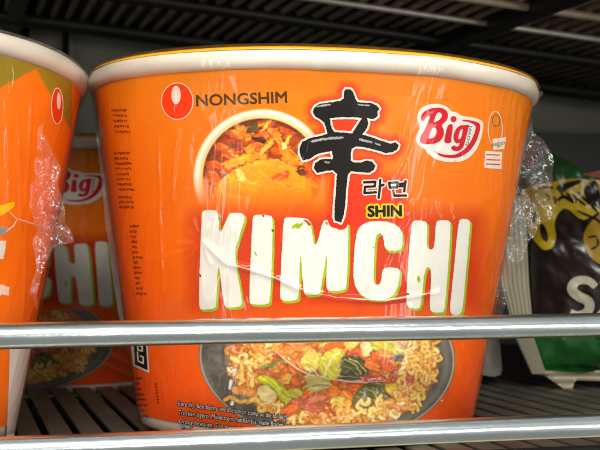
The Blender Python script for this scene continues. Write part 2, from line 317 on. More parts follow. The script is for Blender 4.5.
G_OUT = big([(283, 300), (276, 265), (290, 222), (320, 194), (360, 194), (378, 188), (372, 220), (348, 318), (330, 352), (295, 364), (266, 352), (262, 334), (282, 322), (297, 334), (312, 328), (320, 304), (300, 314)]); G_H = big([(322, 224), (340, 214), (330, 270), (314, 288), (306, 276)])
SWOOSH = big([(143, 353), (175, 372), (230, 386), (290, 384), (335, 360), (380, 315), (410, 255), (423, 207), (414, 191), (380, 174), (335, 167), (335, 159), (380, 161), (432, 174), (451, 190), (449, 227), (426, 297), (386, 357), (331, 397), (270, 407), (198, 398)])
def k7(l): return [(355+x/7.5, 165+y/7.5) for x, y in l]
RAMYEON = [k7(l) for l in ([(66, 130), (150, 127), (147, 160), (73, 165), (70, 210), (155, 205)], [(188, 112), (184, 170), (176, 246)], [(186, 158), (212, 149)], [(252, 135), (318, 130), (312, 168), (260, 170), (252, 135)], [(376, 122), (366, 198)], [(335, 142), (372, 139)], [(333, 160), (370, 158)], [(284, 192), (290, 230), (380, 229)])]

A = Cup((0, 0, 0), (-.008, .030, 0))
def noodle_picture(cup, parent):
    c = Canvas(196, 318, 458, 442, .36); X, Y = c.X, c.Y
    cx, cyy, rx, ry, tl = 327, 358, 128.5, 84, .045
    xr = (X-cx)*math.cos(tl)+(Y-cyy)*math.sin(tl); yr = -(X-cx)*math.sin(tl)+(Y-cyy)*math.cos(tl)
    e = np.sqrt((xr/rx)**2+(yr/ry)**2)
    n = fbm(X/14, Y/9, 2, 5)
    c.C[:] = lin((104, 98, 88)); c.C *= (.55+.9*n)[..., None]                                       # stone bowl
    rim = np.clip(1-np.abs(e-.985)/.012, 0, 1); c.C[:] = c.C*(1-rim[..., None]*.8)+lin((205, 195, 170))*rim[..., None]*.8
    rr = np.clip(1-np.abs(e-.93)/.045, 0, 1)*(X > 330); c.C[:] = c.C*(1-rr[..., None]*.55)+lin((150, 142, 130))*rr[..., None]*.55
    sm = np.clip(fbm(X/9+3*fbm(X/16, Y/16, 31), Y/16, 8, 4)*2.6-1.35, 0, 1)*(X < 262); c.C[:] = c.C*(1-sm[..., None]*.35)+lin((190, 184, 172))*sm[..., None]*.35
    ei = np.sqrt(((xr-6)/106)**2+(yr/72)**2); soup = np.clip((1-ei)/.03, 0, 1); br = fbm(X/6, Y/5, 14, 4)
    c.C[:] = c.C*(1-soup[..., None])+lin((196, 104, 30))[None, None]*(.55+.9*br)[..., None]*soup[..., None]
    R = random.Random(5)
    def noodles(n_, x0, x1, y0, y1, cols, sc=1):
        for _ in range(n_):
            x = R.uniform(x0, x1); y = R.uniform(y0, y1)
            if ((x-333)/102)**2+((y-358)/68)**2 > 1: continue
            c.stroke(curl(x, y, R.uniform(14, 28)*sc, R.uniform(3, 5.5)*sc, R.uniform(-1.4, 1.4), R.uniform(10, 16)*sc, R.uniform(0, 6)), R.uniform(1.7, 2.5)*sc, R.choice(cols))
    T = [(246, 180, 62), (252, 200, 86), (240, 164, 46), (255, 216, 116), (228, 142, 36)]
    noodles(42, 230, 286, 326, 422, T, .95); noodles(58, 392, 434, 332, 420, T, .85); noodles(45, 270, 430, 405, 432, T, 1.0); noodles(30, 250, 420, 322, 350, T)
    ck = c.chunk
    K1 = (232, 98, 30); K2 = (242, 128, 40); RD = (200, 66, 34); PK = (206, 92, 72); YG = (206, 196, 66); PL = (228, 214, 150); GR = (92, 112, 48); DG = (44, 66, 40)
    def leaf(x, y, rx_, ry_, a, col, k=10, **kw):
        P = [(x+(rx_*math.cos(t)*R.uniform(.75, 1.2))*math.cos(a)-(ry_*math.sin(t)*R.uniform(.75, 1.2))*math.sin(a), y+(rx_*math.cos(t))*math.sin(a)+(ry_*math.sin(t)*R.uniform(.75, 1.2))*math.cos(a)) for t in np.linspace(0, 6.28, k, endpoint=False)]
        ck(P, col, ang=a, seed=R.randrange(999), **kw)
    for _ in range(70): leaf(R.uniform(272, 400), R.uniform(330, 412), R.uniform(7, 15), R.uniform(2.5, 6), R.uniform(-1, 1), R.choice([K1, K2, RD, K2, (244, 170, 80), (238, 150, 60), (236, 196, 90)]), var=.5)
    for x, y, a_, b_, g, col in [(287, 350, 10, 5, -.4, K2), (300, 347, 10, 5, .3, (244, 150, 80)), (279, 363, 8, 4, .5, K1), (293, 368, 9, 5, 1.1, K2), (303, 362, 8, 5, .4, (240, 140, 70)), (310, 352, 8, 5, .2, (246, 176, 96)), (296, 381, 6, 4, 1, K1), (335, 346, 14, 4, -.2, K1), (350, 343, 12, 4, .1, K2), (330, 341, 10, 3, 0, (250, 140, 30))]: leaf(x, y, a_, b_, g, col, var=.32)
    leaf(303, 401, 16, 6, .15, (206, 92, 60), var=.35); leaf(312, 408, 14, 4, .2, PK, var=.35); leaf(318, 398, 9, 4, -.2, (226, 130, 96), var=.3)
    for x, y, a_, b_, g, col in [(334, 392, 9, 7, 1.2, K2), (346, 397, 9, 6, .9, (246, 130, 30)), (355, 388, 9, 5, .3, K1), (328, 384, 7, 4, .2, K2), (340, 402, 8, 4, 0, K1)]: leaf(x, y, a_, b_, g, col, var=.35)
    for P_ in ([(300, 362), (306, 352), (316, 350), (322, 358), (318, 370), (308, 374)], [(366, 338), (382, 335), (400, 342), (408, 354), (394, 357), (376, 352)], [(344, 338), (356, 336), (362, 344), (352, 350), (344, 346)], [(286, 390), (296, 386), (304, 392), (298, 399), (288, 398)], [(330, 398), (344, 396), (350, 404), (340, 410), (330, 406)]): ck(P_, R.choice([YG, (226, 206, 96), (214, 190, 70)]), var=.4, ang=.5)
    c.stroke([(231, 357), (238, 362), (246, 361), (252, 364)], 2.1, T[3]); c.stroke([(242, 362), (241, 372), (243, 380), (239, 384)], 2.3, T[1]); c.stroke([(248, 373), (253, 377), (253, 385)], 2.2, T[1])
    c.stroke([(228, 368), (231, 372), (235, 370)], 1.6, (250, 236, 200)); c.stroke([(231, 381), (230, 388)], 1.9, (250, 240, 215)); c.stroke([(234, 398), (232, 404)], 2, (250, 244, 226)); c.stroke([(247, 402), (255, 399), (262, 404), (268, 403)], 2.5, T[1]); c.stroke([(225, 400), (230, 397), (240, 402), (246, 401)], 2.2, T[0])
    ck([(231, 386), (240, 385), (257, 389), (258, 394), (250, 396), (236, 395), (231, 391)], (234, 146, 26), var=.2, ang=.2)
    ck([(252, 369), (262, 369), (278, 373), (282, 379), (272, 377), (258, 376)], (206, 96, 56), var=.25, ang=.3)
    ck([(257, 369), (266, 363), (281, 359), (286, 361), (280, 365), (266, 370)], (112, 128, 50), var=.4, ang=-.4)
    ck([(257, 378), (263, 374.5), (271, 377), (288, 388), (292, 398), (289, 403), (282, 402.5), (272, 391), (260, 384)], (186, 192, 22), var=.35, ang=.7, veins=[([(262, 378), (284, 396)], .5, (225, 225, 110))])
    ck([(256, 393), (263, 384.5), (276, 392), (277, 397), (273, 403), (262, 402)], (228, 214, 142), var=.12)
    ck([(303, 377), (312, 373), (326, 376), (332, 383), (326, 389), (312, 393), (304, 388), (308, 383)], (196, 182, 112), var=.3, ang=.1, veins=[([(305, 389), (314, 385), (328, 385)], .6, (120, 110, 50))])
    ck([(319, 360), (326, 351), (338, 347), (346, 353), (345, 367), (340, 378), (326, 381), (318, 373)], YG, var=.35, ang=.9, veins=[([(325, 374), (330, 362), (339, 353)], .8, (240, 234, 176))])
    ck([(341, 360), (348, 354), (361, 355), (369, 364), (368, 376), (354, 380), (340, 379)], DG, var=.5, veins=[([(346, 359), (356, 366), (361, 374)], .55, (200, 200, 110)), ([(350, 358), (360, 364), (366, 372)], .6, (216, 210, 120)), ([(344, 366), (352, 370), (358, 375)], .4, (130, 150, 80))])
    ck([(366, 341), (380, 340), (394, 346), (400, 354), (388, 354), (374, 350), (362, 352)], YG, var=.3, ang=.4); ck([(360, 344), (370, 341), (374, 350), (366, 357), (360, 352)], PL, var=.2)
    ck([(391, 354), (403, 354), (404, 359), (396, 362), (391, 360)], (58, 78, 60), var=.3)
    for x, y, a_, b_, g, col in [(378, 360, 10, 6, 1, K1), (388, 364, 9, 6, .7, (236, 96, 30)), (372, 366, 8, 5, .3, K2), (384, 354, 9, 4, .2, (240, 140, 60))]: leaf(x, y, a_, b_, g, col, var=.35)
    ck([(394, 370), (405, 367), (413, 371), (415, 382), (408, 387), (398, 384), (391, 378)], (208, 84, 76), var=.2); leaf(372, 378, 13, 4, .05, (214, 80, 72), var=.2)
    ck([(358, 390), (370, 381), (385, 383), (391, 394), (384, 405), (368, 409), (352, 407), (350, 400)], (84, 90, 44), var=.5, ang=.4, veins=[([(366, 388), (376, 396), (382, 402)], .5, (170, 176, 110))])
    ck([(386, 385), (397, 384), (406, 390), (405, 396), (396, 398), (386, 394)], (232, 192, 56), var=.2)
    ck([(366, 413), (376, 406), (390, 406), (388, 413), (376, 421), (364, 421)], (190, 160, 92), var=.25, ang=-.4)
    noodles(34, 402, 436, 350, 418, T[:4], .85); noodles(8, 340, 400, 408, 424, T, 1)
    c.finish(keep=np.clip((1.03-ei)/.06, 0, 1), warp=2.2, sc=7, gain=1.16, con=.2, spark=.4, blur=3, wash=.13, tone=(.62, .30, .08))
    c.build('noodle_picture', cup, lambda x, y: (((x-cx)*math.cos(tl)+(y-cyy)*math.sin(tl))/rx)**2+((-(x-cx)*math.sin(tl)+(y-cyy)*math.cos(tl))/ry)**2 < 1, M['picture'], .004, parent)
def kimchi_picture(cup, parent):
    c = Canvas(192, 106, 334, 218, .4); X, Y = c.X, c.Y; cx, cyy = 262, 177.5; d = np.hypot(X-cx, (Y-cyy))
    bg = sleeve_col(*cup_thz(cup, X, Y)); c.C[:] = lin((150, 60, 12))[None, None]*(.5+1.1*fbm(X/7, Y/7, 3))[..., None]
    R = random.Random(11)
    cols = [(244, 130, 16), (236, 104, 10), (252, 156, 30), (226, 88, 10), (255, 178, 60), (212, 84, 14)]
    for k in range(190):
        x = R.uniform(203, 318); y = R.uniform(122, 200)
        if math.hypot(x-cx, y-cyy) > 54: continue
        a = R.uniform(-1.2, 1.2); r1 = R.uniform(5, 13); r2 = R.uniform(1.8, 4.2)
        P = [(x+r1*math.cos(t)*math.cos(a)-r2*math.sin(t)*math.sin(a)*R.uniform(.7, 1.3), y+r1*math.cos(t)*math.sin(a)+r2*math.sin(t)*math.cos(a)*R.uniform(.7, 1.3)) for t in np.linspace(0, 6.28, 9, endpoint=False)]
        c.chunk(P, R.choice(cols), var=.35, ang=a, seed=k, wob=.9)
    c.chunk([(246, 128), (252, 122), (258, 124), (257, 132), (248, 134)], (96, 74, 30), var=.3); c.chunk([(250, 136), (262, 137), (268, 141), (258, 144)], (70, 40, 20), var=.3)
    c.chunk([(272, 130), (279, 133), (285, 146), (296, 158), (304, 166), (296, 167), (282, 156), (274, 142)], (240, 128, 22), var=.2, ang=.9)
    c.chunk([(280, 142), (286, 142), (289, 148), (283, 150)], (252, 214, 120), var=.2); c.chunk([(204, 168), (212, 164), (215, 178), (208, 186)], (206, 90, 14), var=.4)
    c.chunk([(222, 165), (240, 155), (256, 152), (262, 158), (245, 164), (228, 170)], (246, 150, 24), var=.2, ang=-.3)
    c.chunk([(214, 186), (230, 172), (256, 160), (276, 158), (300, 170), (312, 184), (314, 206), (216, 208)], (248, 148, 22), var=.16, vs=9, ang=.2, edge=.1)
    c.chunk([(234, 170), (242, 168), (247, 182), (240, 184)], (252, 190, 90), var=.15); c.chunk([(270, 178), (286, 170), (292, 176), (276, 182)], (222, 92, 14), var=.3); c.chunk([(296, 170), (306, 169), (308, 175), (300, 176)], (110, 50, 16), var=.3)
    c.finish(warp=2.0, sc=6, gain=1.35, con=.2, spark=.15)
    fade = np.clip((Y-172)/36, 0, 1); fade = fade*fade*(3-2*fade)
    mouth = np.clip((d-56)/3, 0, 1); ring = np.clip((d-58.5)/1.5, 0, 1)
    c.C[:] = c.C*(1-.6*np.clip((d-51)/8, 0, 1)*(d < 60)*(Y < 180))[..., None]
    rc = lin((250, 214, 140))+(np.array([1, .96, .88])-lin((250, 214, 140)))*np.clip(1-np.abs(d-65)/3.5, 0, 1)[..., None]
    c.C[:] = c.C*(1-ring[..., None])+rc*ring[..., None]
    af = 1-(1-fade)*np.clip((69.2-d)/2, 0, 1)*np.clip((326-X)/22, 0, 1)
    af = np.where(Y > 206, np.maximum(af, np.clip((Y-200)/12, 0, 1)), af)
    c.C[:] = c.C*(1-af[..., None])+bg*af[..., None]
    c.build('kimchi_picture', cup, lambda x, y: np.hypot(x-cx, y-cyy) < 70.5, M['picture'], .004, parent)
def cup_thz(cup, X, Y):
    uv = cup.uv(X, Y); return uv[..., 0]/6.4, uv[..., 1]
_shin = poly(SHIN_OUT)
def sleeve_col(th, z):
    px, py = A.px(th, z); t = np.clip(z/10.6, 0, 1)[..., None]
    c = lin((255, 86, 2))*(1-t)+lin((253, 140, 2))*t
    n = fbm(th*2.2, z*.5, 5, 3)[..., None]; c = c*(.92+.12*(n-.5))
    def glow(c, a, col): return c*(1-a[..., None])+lin(col)*a[..., None]
    front = np.abs(th) < 1.35
    shp = px.shape; P = np.stack([px.ravel(), py.ravel()], -1); near = (px > 275) & (px < 425) & (py > 65) & (py < 245) & front
    d = np.full(px.size, 99.); k = near.ravel(); d[k] = seg_dist(P[k], _shin)*np.where(inside(P[k], _shin), 0, 1); d = d.reshape(shp)
    # dark red field behind the title, brighter halo round the brush character
    bx = np.maximum(np.maximum(200-px, px-472), 0); by = np.maximum(np.maximum(222-py, py-300), 0); c = glow(c, np.clip(1-np.hypot(bx, by)/20, 0, 1)**.8*.85*front, (206, 46, 6))
    rx = np.maximum(np.maximum(348-px, px-400), 0); ry = np.maximum(np.maximum(182-py, py-224), 0); c = glow(c, np.clip(1-np.hypot(rx, ry)/13, 0, 1)*.95*front, (242, 52, 8))
    c = glow(c, np.clip(1.3-d/8.5, 0, 1)*.92*front, (240, 48, 10))
    return c
def sleeve(cup, parent, colf, dense=True):
    th = np.concatenate([np.linspace(-1.6, 1.6, 420), np.linspace(1.6, 2*np.pi-1.6, 130)[1:-1]]) if dense else np.linspace(0, 2*np.pi, 200, endpoint=False)
    z = np.linspace(.42, 10.66, 190); TH, Z = np.meshgrid(th, z, indexing='ij'); V = wall(np.stack([TH*6.4, Z], -1)).reshape(-1, 3)
    return mesh('paper_sleeve', V, grid_faces(len(th), len(z), True), M['sleeve'], parent, col=np.clip(colf(TH, Z), 0, 1).reshape(-1, 3))
def shell(parent, lidmat='lid', full=True):
    lathe('cup_body', [(0, .18), (4.95, .18), (5.02, .0), (5.2, .0), (5.36, .08), (5.42, .3), (rad(.6)-.03, .6), (rad(5)-.03, 5), (rad(10.6)-.03, 10.6), (7.1, 11.2)], M['cup'], parent)
    lathe('rolled_rim', [(7.12, 10.68), (7.22, 10.68), (7.33, 10.73), (7.39, 10.84), (7.41, 10.98), (7.395, 11.1), (7.35, 11.2), (7.26, 11.27), (7.1, 11.29), (6.9, 11.29), (6.85, 11.1)], M['cup'], parent, n=256, wob=.07)
    lathe('lid', ([(7.372, 11.20), (7.375, 11.22), (7.30, 11.28), (7.2, 11.31), (7.05, 11.335)] if full else [(7.0, 11.28), (6.9, 11.3)])+[(6.7, 11.33), (3, 11.36), (.001, 11.36)], M[lidmat], parent, n=256, wob=.03)
def wrap_mesh(parent, seed=0, cup=None, ridges=()):
    n = 900; prof = [(0.0, -.03), (4.5, -.03), (5.25, -.04), (5.42, .05)]
    for z in np.linspace(.3, 10.1, 150): prof.append((float(rad(z))+.035, z))
    prof += [(7.24, 10.4), (7.34, 10.65), (7.44, 10.85), (7.455, 11.0), (7.45, 11.15), (7.38, 11.3), (7.2, 11.39), (6.6, 11.41), (0.001, 11.42)]
    prof = np.array(prof); th = np.linspace(0, 2*np.pi, n, endpoint=False); TH, Z = np.meshgrid(th, prof[:, 1], indexing='ij'); R = np.broadcast_to(prof[:, 0], TH.shape).copy()
    k = np.clip((Z-.3)/1., 0, 1)*np.clip((11-Z)/.8, 0, 1)
    w = fbm(TH*5+.35*Z, Z*.28+seed, 3+seed, 3); ridge = np.clip(1-np.abs(fbm(TH*7-.25*Z, Z*.35, 9+seed, 2)-.5)*9, 0, 1)
    R = R+k*(.026*w+.028*ridge)
    if cup:
        T2 = (TH+np.pi) % (2*np.pi)-np.pi; U = T2*6.4; kk = (np.abs(T2) < 1.7) & (Z > .2) & (Z < 10.9); P = np.stack([U[kk], Z[kk]], -1); add = np.zeros(len(P))
        for pts, amp_, sg_ in ridges:
            q = np.array(pts, float); uv = cup.uv(q[:, 0], q[:, 1]); w2 = seg_dist(P+.05*np.stack([fbm(P[:, 0]*2, P[:, 1]*2, 5)-.5]*2, -1), np.stack([uv[:-1], uv[1:]], 1)); add = np.maximum(add, amp_*np.exp(-(w2/sg_)**2)*(.5+vnoise(P[:, 0]*1.5, P[:, 1]*1.5, 6)))
        R[kk] += add
    V = np.stack([R*np.sin(TH), -R*np.cos(TH), Z], -1).reshape(-1, 3)
    return mesh('shrink_wrap', V, grid_faces(n, len(prof), True), M['film'], parent)
def crease(cup, parent, pts, r, off=.13):
    pts = np.array(pts, float); t = np.linspace(0, len(pts)-1, (len(pts)-1)*8+1); i = np.clip(t.astype(int), 0, len(pts)-2); f = (t-i)[:, None]; q = pts[i]*(1-f)+pts[i+1]*f
    q[:, 1] += .7*(vnoise(t*1.7, t*0, 8)-.5); uv = cup.uv(q[:, 0], q[:, 1]); P = wall(uv, off); rr = r*np.sin(np.pi*np.linspace(.03, .97, len(t)))**.6*(.5+vnoise(t*2.3, t*0+4, 3))
    V, Fc = tube(P, list(rr), 6); return V, Fc
def flap(parent, cup, outline, Y, seed, amp=.35, h=.09, mat_=None, fr=1.6):
    """crumpled sheet of loose film: outline measured on the upright plane y = Y"""
    P = at(np.array([p[0] for p in outline], float), np.array([p[1] for p in outline], float), Y); P2 = P[:, [0, 2]]; sg = poly(P2, 1)
    pts = sg[:, 0]; dense = []
    for a, b in sg:
        m = max(int(np.hypot(*(b-a))/h), 1)
        for k in range(m): dense.append(a+(b-a)*k/m)
    dense = np.array(dense); dense = dense+amp*.35*np.stack([vnoise(dense[:, 0]*4, dense[:, 1]*4, seed+1)-.5, vnoise(dense[:, 0]*4, dense[:, 1]*4, seed+2)-.5], -1); E = [(i, (i+1) % len(dense)) for i in range(len(dense))]; s2 = np.stack([dense, np.roll(dense, -1, 0)], 1)
    lo, hi = dense.min(0), dense.max(0); gx, gy = np.meshgrid(np.arange(lo[0], hi[0], h), np.arange(lo[1], hi[1], h)); G = np.stack([gx.ravel(), gy.ravel()], -1); G = G+rng.uniform(-.3, .3, G.shape)*h; G = G[inside(G, s2) & (seg_dist(G, s2) > h*.4)]
    vs, _, fs, *_ = delaunay_2d_cdt([Vector(p) for p in np.concatenate([dense, G])], E, [], 0, 1e-6); vs = np.array([tuple(v) for v in vs]); fs = np.array(fs); fs = fs[inside(vs[fs].mean(1), s2)]
    x, z = vs[:, 0], vs[:, 1]
    d = amp*(2*np.abs(fbm(x*fr*.8+.3*z, z*fr*.5, seed, 2)-.5)*2+.9*np.abs(vnoise(x*fr*2.3, z*fr*1.3, seed+5)-.5)+.7*np.abs(vnoise(x*fr*4+z, z*fr*3, seed+9)-.5))
    W = np.stack([x, np.full_like(x, Y)-d, z], -1); inv = np.array(cup.m); W = (W-np.array(cup.loc)) @ inv
    return mesh('wrap_flap', W, fs, mat_ or M['flap'], parent, smooth=True)

def panel(cup, root):
    """everything printed on the front panel, drawn on cup A's wall"""
    kimchi_picture(cup, root); noodle_picture(cup, root)
    Pn = lambda f, bb, m, off, **kw: (paint('x', cup, f, bb, None, off, None, build=False, **kw), M[m])
    # company emblem and name
    el = lambda x, y, a, b: poly([(x+a*math.cos(t), y+b*math.sin(t)) for t in np.linspace(0, 2*np.pi, 48, endpoint=False)])
    bb = (158, 78, 197, 124)
    layers('company_emblem', [Pn(sdf_poly(el(177.5, 101.2, 16.2, 18.7)), bb, 'egg', .008), Pn(sdf_poly(el(177.5, 101.2, 15.3, 17.8)), bb, 'emblem', .012), Pn(sdf_poly(el(176.4, 95, 4.7, 9.2)), bb, 'egg', .016)], root)
    t = text_tris('NONGSHIM', (196.8, 106.1), (287.0, 102.4), 11.6); layers('company_name', [Pn(sdf_poly(t[2]), (193, 86, 291, 110), 'brown', .012, h=.3, lvl=.32)], root)
    # title
    ks = [poly(v, 2) for v in KIMCHI.values()]; f = union(*[sdf_poly(k) for k in ks]); bb = (195, 205, 477, 320)
    layers('title_lettering', [Pn(f, bb, 'lime', .009, lvl=.5, shift=(1.7, 2.0), rough=.5, rs=2.2), Pn(f, bb, 'white', .014, rough=.32, rs=1.6)]
           + [(paint('x', cup, sdf_poly(poly(p, 1)), (min(q[0] for q in p)-1, min(q[1] for q in p)-1, max(q[0] for q in p)+1, max(q[1] for q in p)+1), None, .018, None, build=False, h=.25, rough=.35, rs=1), M[m]) for p, m in
              [([(292, 226), (297, 223), (300, 224), (304, 221.5), (302, 226), (298, 229), (295, 227), (292.5, 229.5)], 'lime'), ([(253.5, 250), (257.5, 255), (256, 256)], 'lime'), ([(302, 219.5), (308, 220.5), (311, 225), (309, 226), (306, 222)], 'emblem'), ([(324.5, 221), (328, 223), (327, 225.5)], 'emblem'), ([(416, 277), (419, 275.5), (420.5, 281), (418, 283)], 'lime'), ([(271.5, 229), (274.2, 230), (274, 231.8), (271.8, 231.5)], 'brown'), ([(262, 215), (264.5, 215), (264, 217.5)], 'brown'), ([(218.3, 217), (220.6, 218), (219.5, 221)], 'brown'), ([(199.5, 273), (201.6, 275), (201.5, 277.5), (199.6, 276)], 'brown'), ([(371, 247.6), (376, 247), (376, 248.6)], 'lime'), ([(406, 292.6), (409, 293.6), (408.5, 295), (405.8, 294.6)], 'brown')]], root)
    # brush character with pale outline on red
    fs = sdf_poly(_shin, poly(SHIN_HOLE)); fo = sdf_poly(_shin); bb = (288, 78, 410, 242); tip = lambda P: np.maximum(fo(P), 222.5-P[:, 1])
    dry = [[(314, 107.5), (322, 104.6), (331, 104), (330, 105.6), (320, 107)], [(357, 104), (363, 104.4), (370, 105), (369, 106.4), (358, 105.6)], [(310, 141), (320, 138.6), (331, 137), (344, 136.6), (343, 139), (325, 140), (312, 143)], [(358, 138), (366, 140), (373, 142), (371, 143.6), (360, 141)], [(374, 142), (381, 145), (380, 146.5), (375, 144.5)], [(324, 161), (330, 161.5), (329, 163.6), (325, 163)]]
    layers('brush_lettering', [Pn(tip, bb, 'red', .019, lvl=7.0), Pn(fs, bb, 'egg', .023, lvl=2.0, rough=.35), Pn(fs, bb, 'black', .027, rough=.55, rs=1.4)]
           + [(paint('x', cup, sdf_poly(poly(p, 1)), (min(q[0] for q in p)-1, min(q[1] for q in p)-1, max(q[0] for q in p)+1, max(q[1] for q in p)+1), None, .031, None, build=False, h=.22, rough=.8, rs=.9), M['drybrush']) for p in dry], root)
    fr = sdf_strokes(RAMYEON, 1.25); bb = (359, 175, 411, 202)
    layers('korean_lettering', [Pn(fr, bb, 'egg', .021, h=.3, lvl=1.3), Pn(fr, bb, 'black', .025, h=.3, rough=.25)], root)
    t = text_tris('SHIN', (368, 216.4), (401, 215.8), 10.8); ft = sdf_poly(t[2]); bb = (363, 200, 407, 222)
    layers('romanised_lettering', [Pn(ft, bb, 'yellow', .021, h=.35, lvl=2.5), Pn(ft, bb, 'black', .025, h=.3, lvl=.75)], root)
    # size badge
    bb = (412, 98, 488, 168)
    dot = el(410+278/6.43, 95+155/6.43, 3.0, 3.0); t = text_tris('bowl', (410+374/6.43, 95+327/6.43), (410+398/6.43, 95+203/6.43), 4.2)
    layers('size_badge', [Pn(sdf_poly(poly(BADGE, 2)), bb, 'white', .008), Pn(sdf_poly(poly(B_OUT, 2), poly(B_H1, 2), poly(B_H2, 2)), bb, 'badge', .013, h=.35), Pn(union(sdf_poly(poly(I_ST, 2)), sdf_poly(dot)), bb, 'badge', .013, h=.35), Pn(sdf_poly(poly(G_OUT, 2), poly(G_H, 2)), bb, 'badge', .013, h=.35), Pn(sdf_poly(poly(SWOOSH, 1)), bb, 'badge', .013, h=.35), (stamp(cup, t, .013), M['grey'])], root)
    # diet mark and small white label beside it
    e1 = el(495, 129, 7.4, 18); e2 = el(495, 129, 6.6, 17.2); e3 = el(496, 120.5, 4.2, 6.2); e4 = el(496, 120.5, 3.4, 5.4); bb = (484, 108, 508, 172)
    tv = text_tris('vegan', (491.5, 147), (505, 144.5), 5.5, bold=.0)
    layers('diet_mark', [Pn(sdf_poly(e1, e2), bb, 'egg', .008, h=.3), Pn(sdf_poly(e3, e4), bb, 'green', .008, h=.3), Pn(sdf_poly(poly([(492, 139), (506, 137), (504, 149), (493, 150)])), bb, 'egg', .009), (stamp(cup, tv, .013), M['green']),
                         Pn(sdf_poly(poly([(485, 151), (502, 152), (501, 169), (483.6, 168)], 0)), bb, 'egg', .009, rough=.4)]
           + [Pn(sdf_poly(poly([(486, y), (499.5, y+.6), (499.5, y+1.7), (486, y+1.1)])), (483, y-2, 503, y+4), m, .013, h=.25, rough=.3, rs=.7) for y, m in ((154, 'grey'), (159, 'emblem'), (163.4, 'grey'))], root)
    # storage advice, white with dark edge
    L = ['Store dry. Best before: see bottom or stamp on the foil (lid)', 'Trocken lagern. Mindestens haltbar bis: siehe Boden oder Stempel auf der Folie', 'Droog bewaren. Ten minste houdbaar tot: zie bodem', 'Tenir au sec. A consommer de preference avant']
    E_ = [((177.6, 405.4), (286.5, 419.6)), ((178.4, 414.4), (338, 434)), ((179.6, 423.2), (292, 437.5)), ((181, 431.4), (286, 443.8))]
    it = []
    for s, (a, b) in zip(L, E_): t = text_tris(s, a, b, 4.9, spacing=1.05); it += [(paint('x', cup, sdf_poly(t[2]), (a[0]-2, a[1]-7, b[0]+2, b[1]+3), None, .012, None, build=False, h=.3, lvl=.62), M['black']), (stamp(cup, t, .016), M['white'])]
    layers('storage_text', it, root)
    # dark small print down the left side: illegible short dashes in lines, and a black boxed mark
    it = []; R = random.Random(3)
    def dash(x, y, w, h_, m, off=.008, dx=0): it.append((stamp(cup, (np.array([(x, y), (x+w, y+dx), (x+w, y+h_+dx), (x, y+h_)]), np.array([(0, 1, 2), (0, 2, 3)]), None), off), M[m]))
    def block(x0, x1, y0, n_, st, slant, m='darkprint'):
        for i in range(n_):
            x = x0+slant*i+R.uniform(-.4, .4)
            while x < x1+slant*i-R.choice([0, 0, 2, 5]):
                w = R.uniform(.9, 1.8); hh = R.uniform(1.6, 2.6)
                dash(x, y0+st*i+R.uniform(-.4, .4), w*.42, hh, m)
                dash(x+w*.62, y0+st*i+R.uniform(-.3, .8), w*.3, hh*R.uniform(.5, 1), m, .009)
                if R.random() < .8: dash(x, y0+st*i+R.choice([0, 1, 2]), w*.9, .55, m, .0085)
                x += w+R.choice([.25, .3, .35, .9])
    block(112, 127, 109, 5, 5.4, .9); block(114, 131, 152, 8, 5.2, .6); block(119, 134, 196, 3, 5, .4); block(130, 140, 225, 14, 5.2, .5); block(131, 144, 377, 8, 5.4, .9)
    for k in range(7): dash(155.2+.4*k, 383+k*3.1, 1.6+.5*(k % 2), .7, 'black', .008, .6); dash(155.4+.4*k, 383+k*3.1, .6, 2.2, 'black', .0085)
    bx = [(128, 322), (146.5, 325), (149.5, 373), (133.5, 366)]; it.append((paint('x', cup, sdf_poly(poly(bx)), (126, 320, 152, 375), None, .008, None, build=False), M['white']))
    bx = [(130.5, 325), (145.2, 327.5), (148, 370.4), (135.3, 364.5)]; it.append((paint('x', cup, sdf_poly(poly(bx)), (126, 320, 152, 375), None, .012, None, build=False), M['black']))
    G1 = [[(138, 352), (138.6, 361), (143.8, 363.5), (143.5, 357), (141, 356)], [(138, 345), (142.6, 346.4), (142.8, 351), (138.4, 350), (138, 345)], [(137, 333), (137.6, 341), (142.2, 342.4)], [(133.5, 345), (134.6, 360)]]
    it.append((paint('x', cup, sdf_strokes(G1, .75), (128, 325, 150, 372), None, .016, None, build=False, h=.35), M['white']))
    layers('side_print', it, root)

# ------------------------------------------------------------------ the three bowls
rootA = empty('noodle_bowl', (0, 0, 0), A.rot, label='big orange instant noodle bowl in the middle with white title lettering and black brush character', category='noodle bowl', group='instant noodle bowls on the shelf')
shell(rootA); sleeve(A, rootA, sleeve_col); panel(A, rootA)
RG = [([(203, 238), (212, 249), (226, 262), (245, 268), (262, 272), (285, 282), (303, 289), (338, 298), (385, 300), (410, 296), (438, 291)], .06, .06), ([(276, 351), (294, 366), (309, 374), (326, 378), (365, 382), (384, 380)], .06, .06), ([(117, 254), (134, 257), (157, 259), (185, 250), (203, 240)], .03, .06)]
RG += [([(203, 240), (203+r_*math.cos(a), 240+r_*math.sin(a))], .04, .05) for a, r_ in ((-2.6, 14), (-2.0, 22), (-1.6, 26), (1.2, 24), (1.7, 40), (2.2, 24), (.6, 22), (3.0, 26), (-1.2, 15))]
RG += [([(x, y), (x+dx_, y2)], .038, .06) for x, y, dx_, y2 in ((207, 56, -3, 95), (213, 58, 2, 88), (180, 130, -6, 200), (160, 140, 4, 290), (400, 205, 3, 222), (412, 204, 2, 222), (425, 200, 0, 220), (438, 203, 4, 218), (452, 205, 2, 220), (486, 88, 2, 170), (493, 92, -4, 200), (500, 96, -6, 150), (507, 98, -10, 210), (513, 100, -14, 260), (519, 104, -20, 300), (475, 90, 6, 110), (448, 345, 14, 372), (452, 365, 16, 392), (448, 385, 18, 410), (462, 345, 10, 366), (440, 400, 20, 418))]
wrap_mesh(rootA, 0, A, RG)
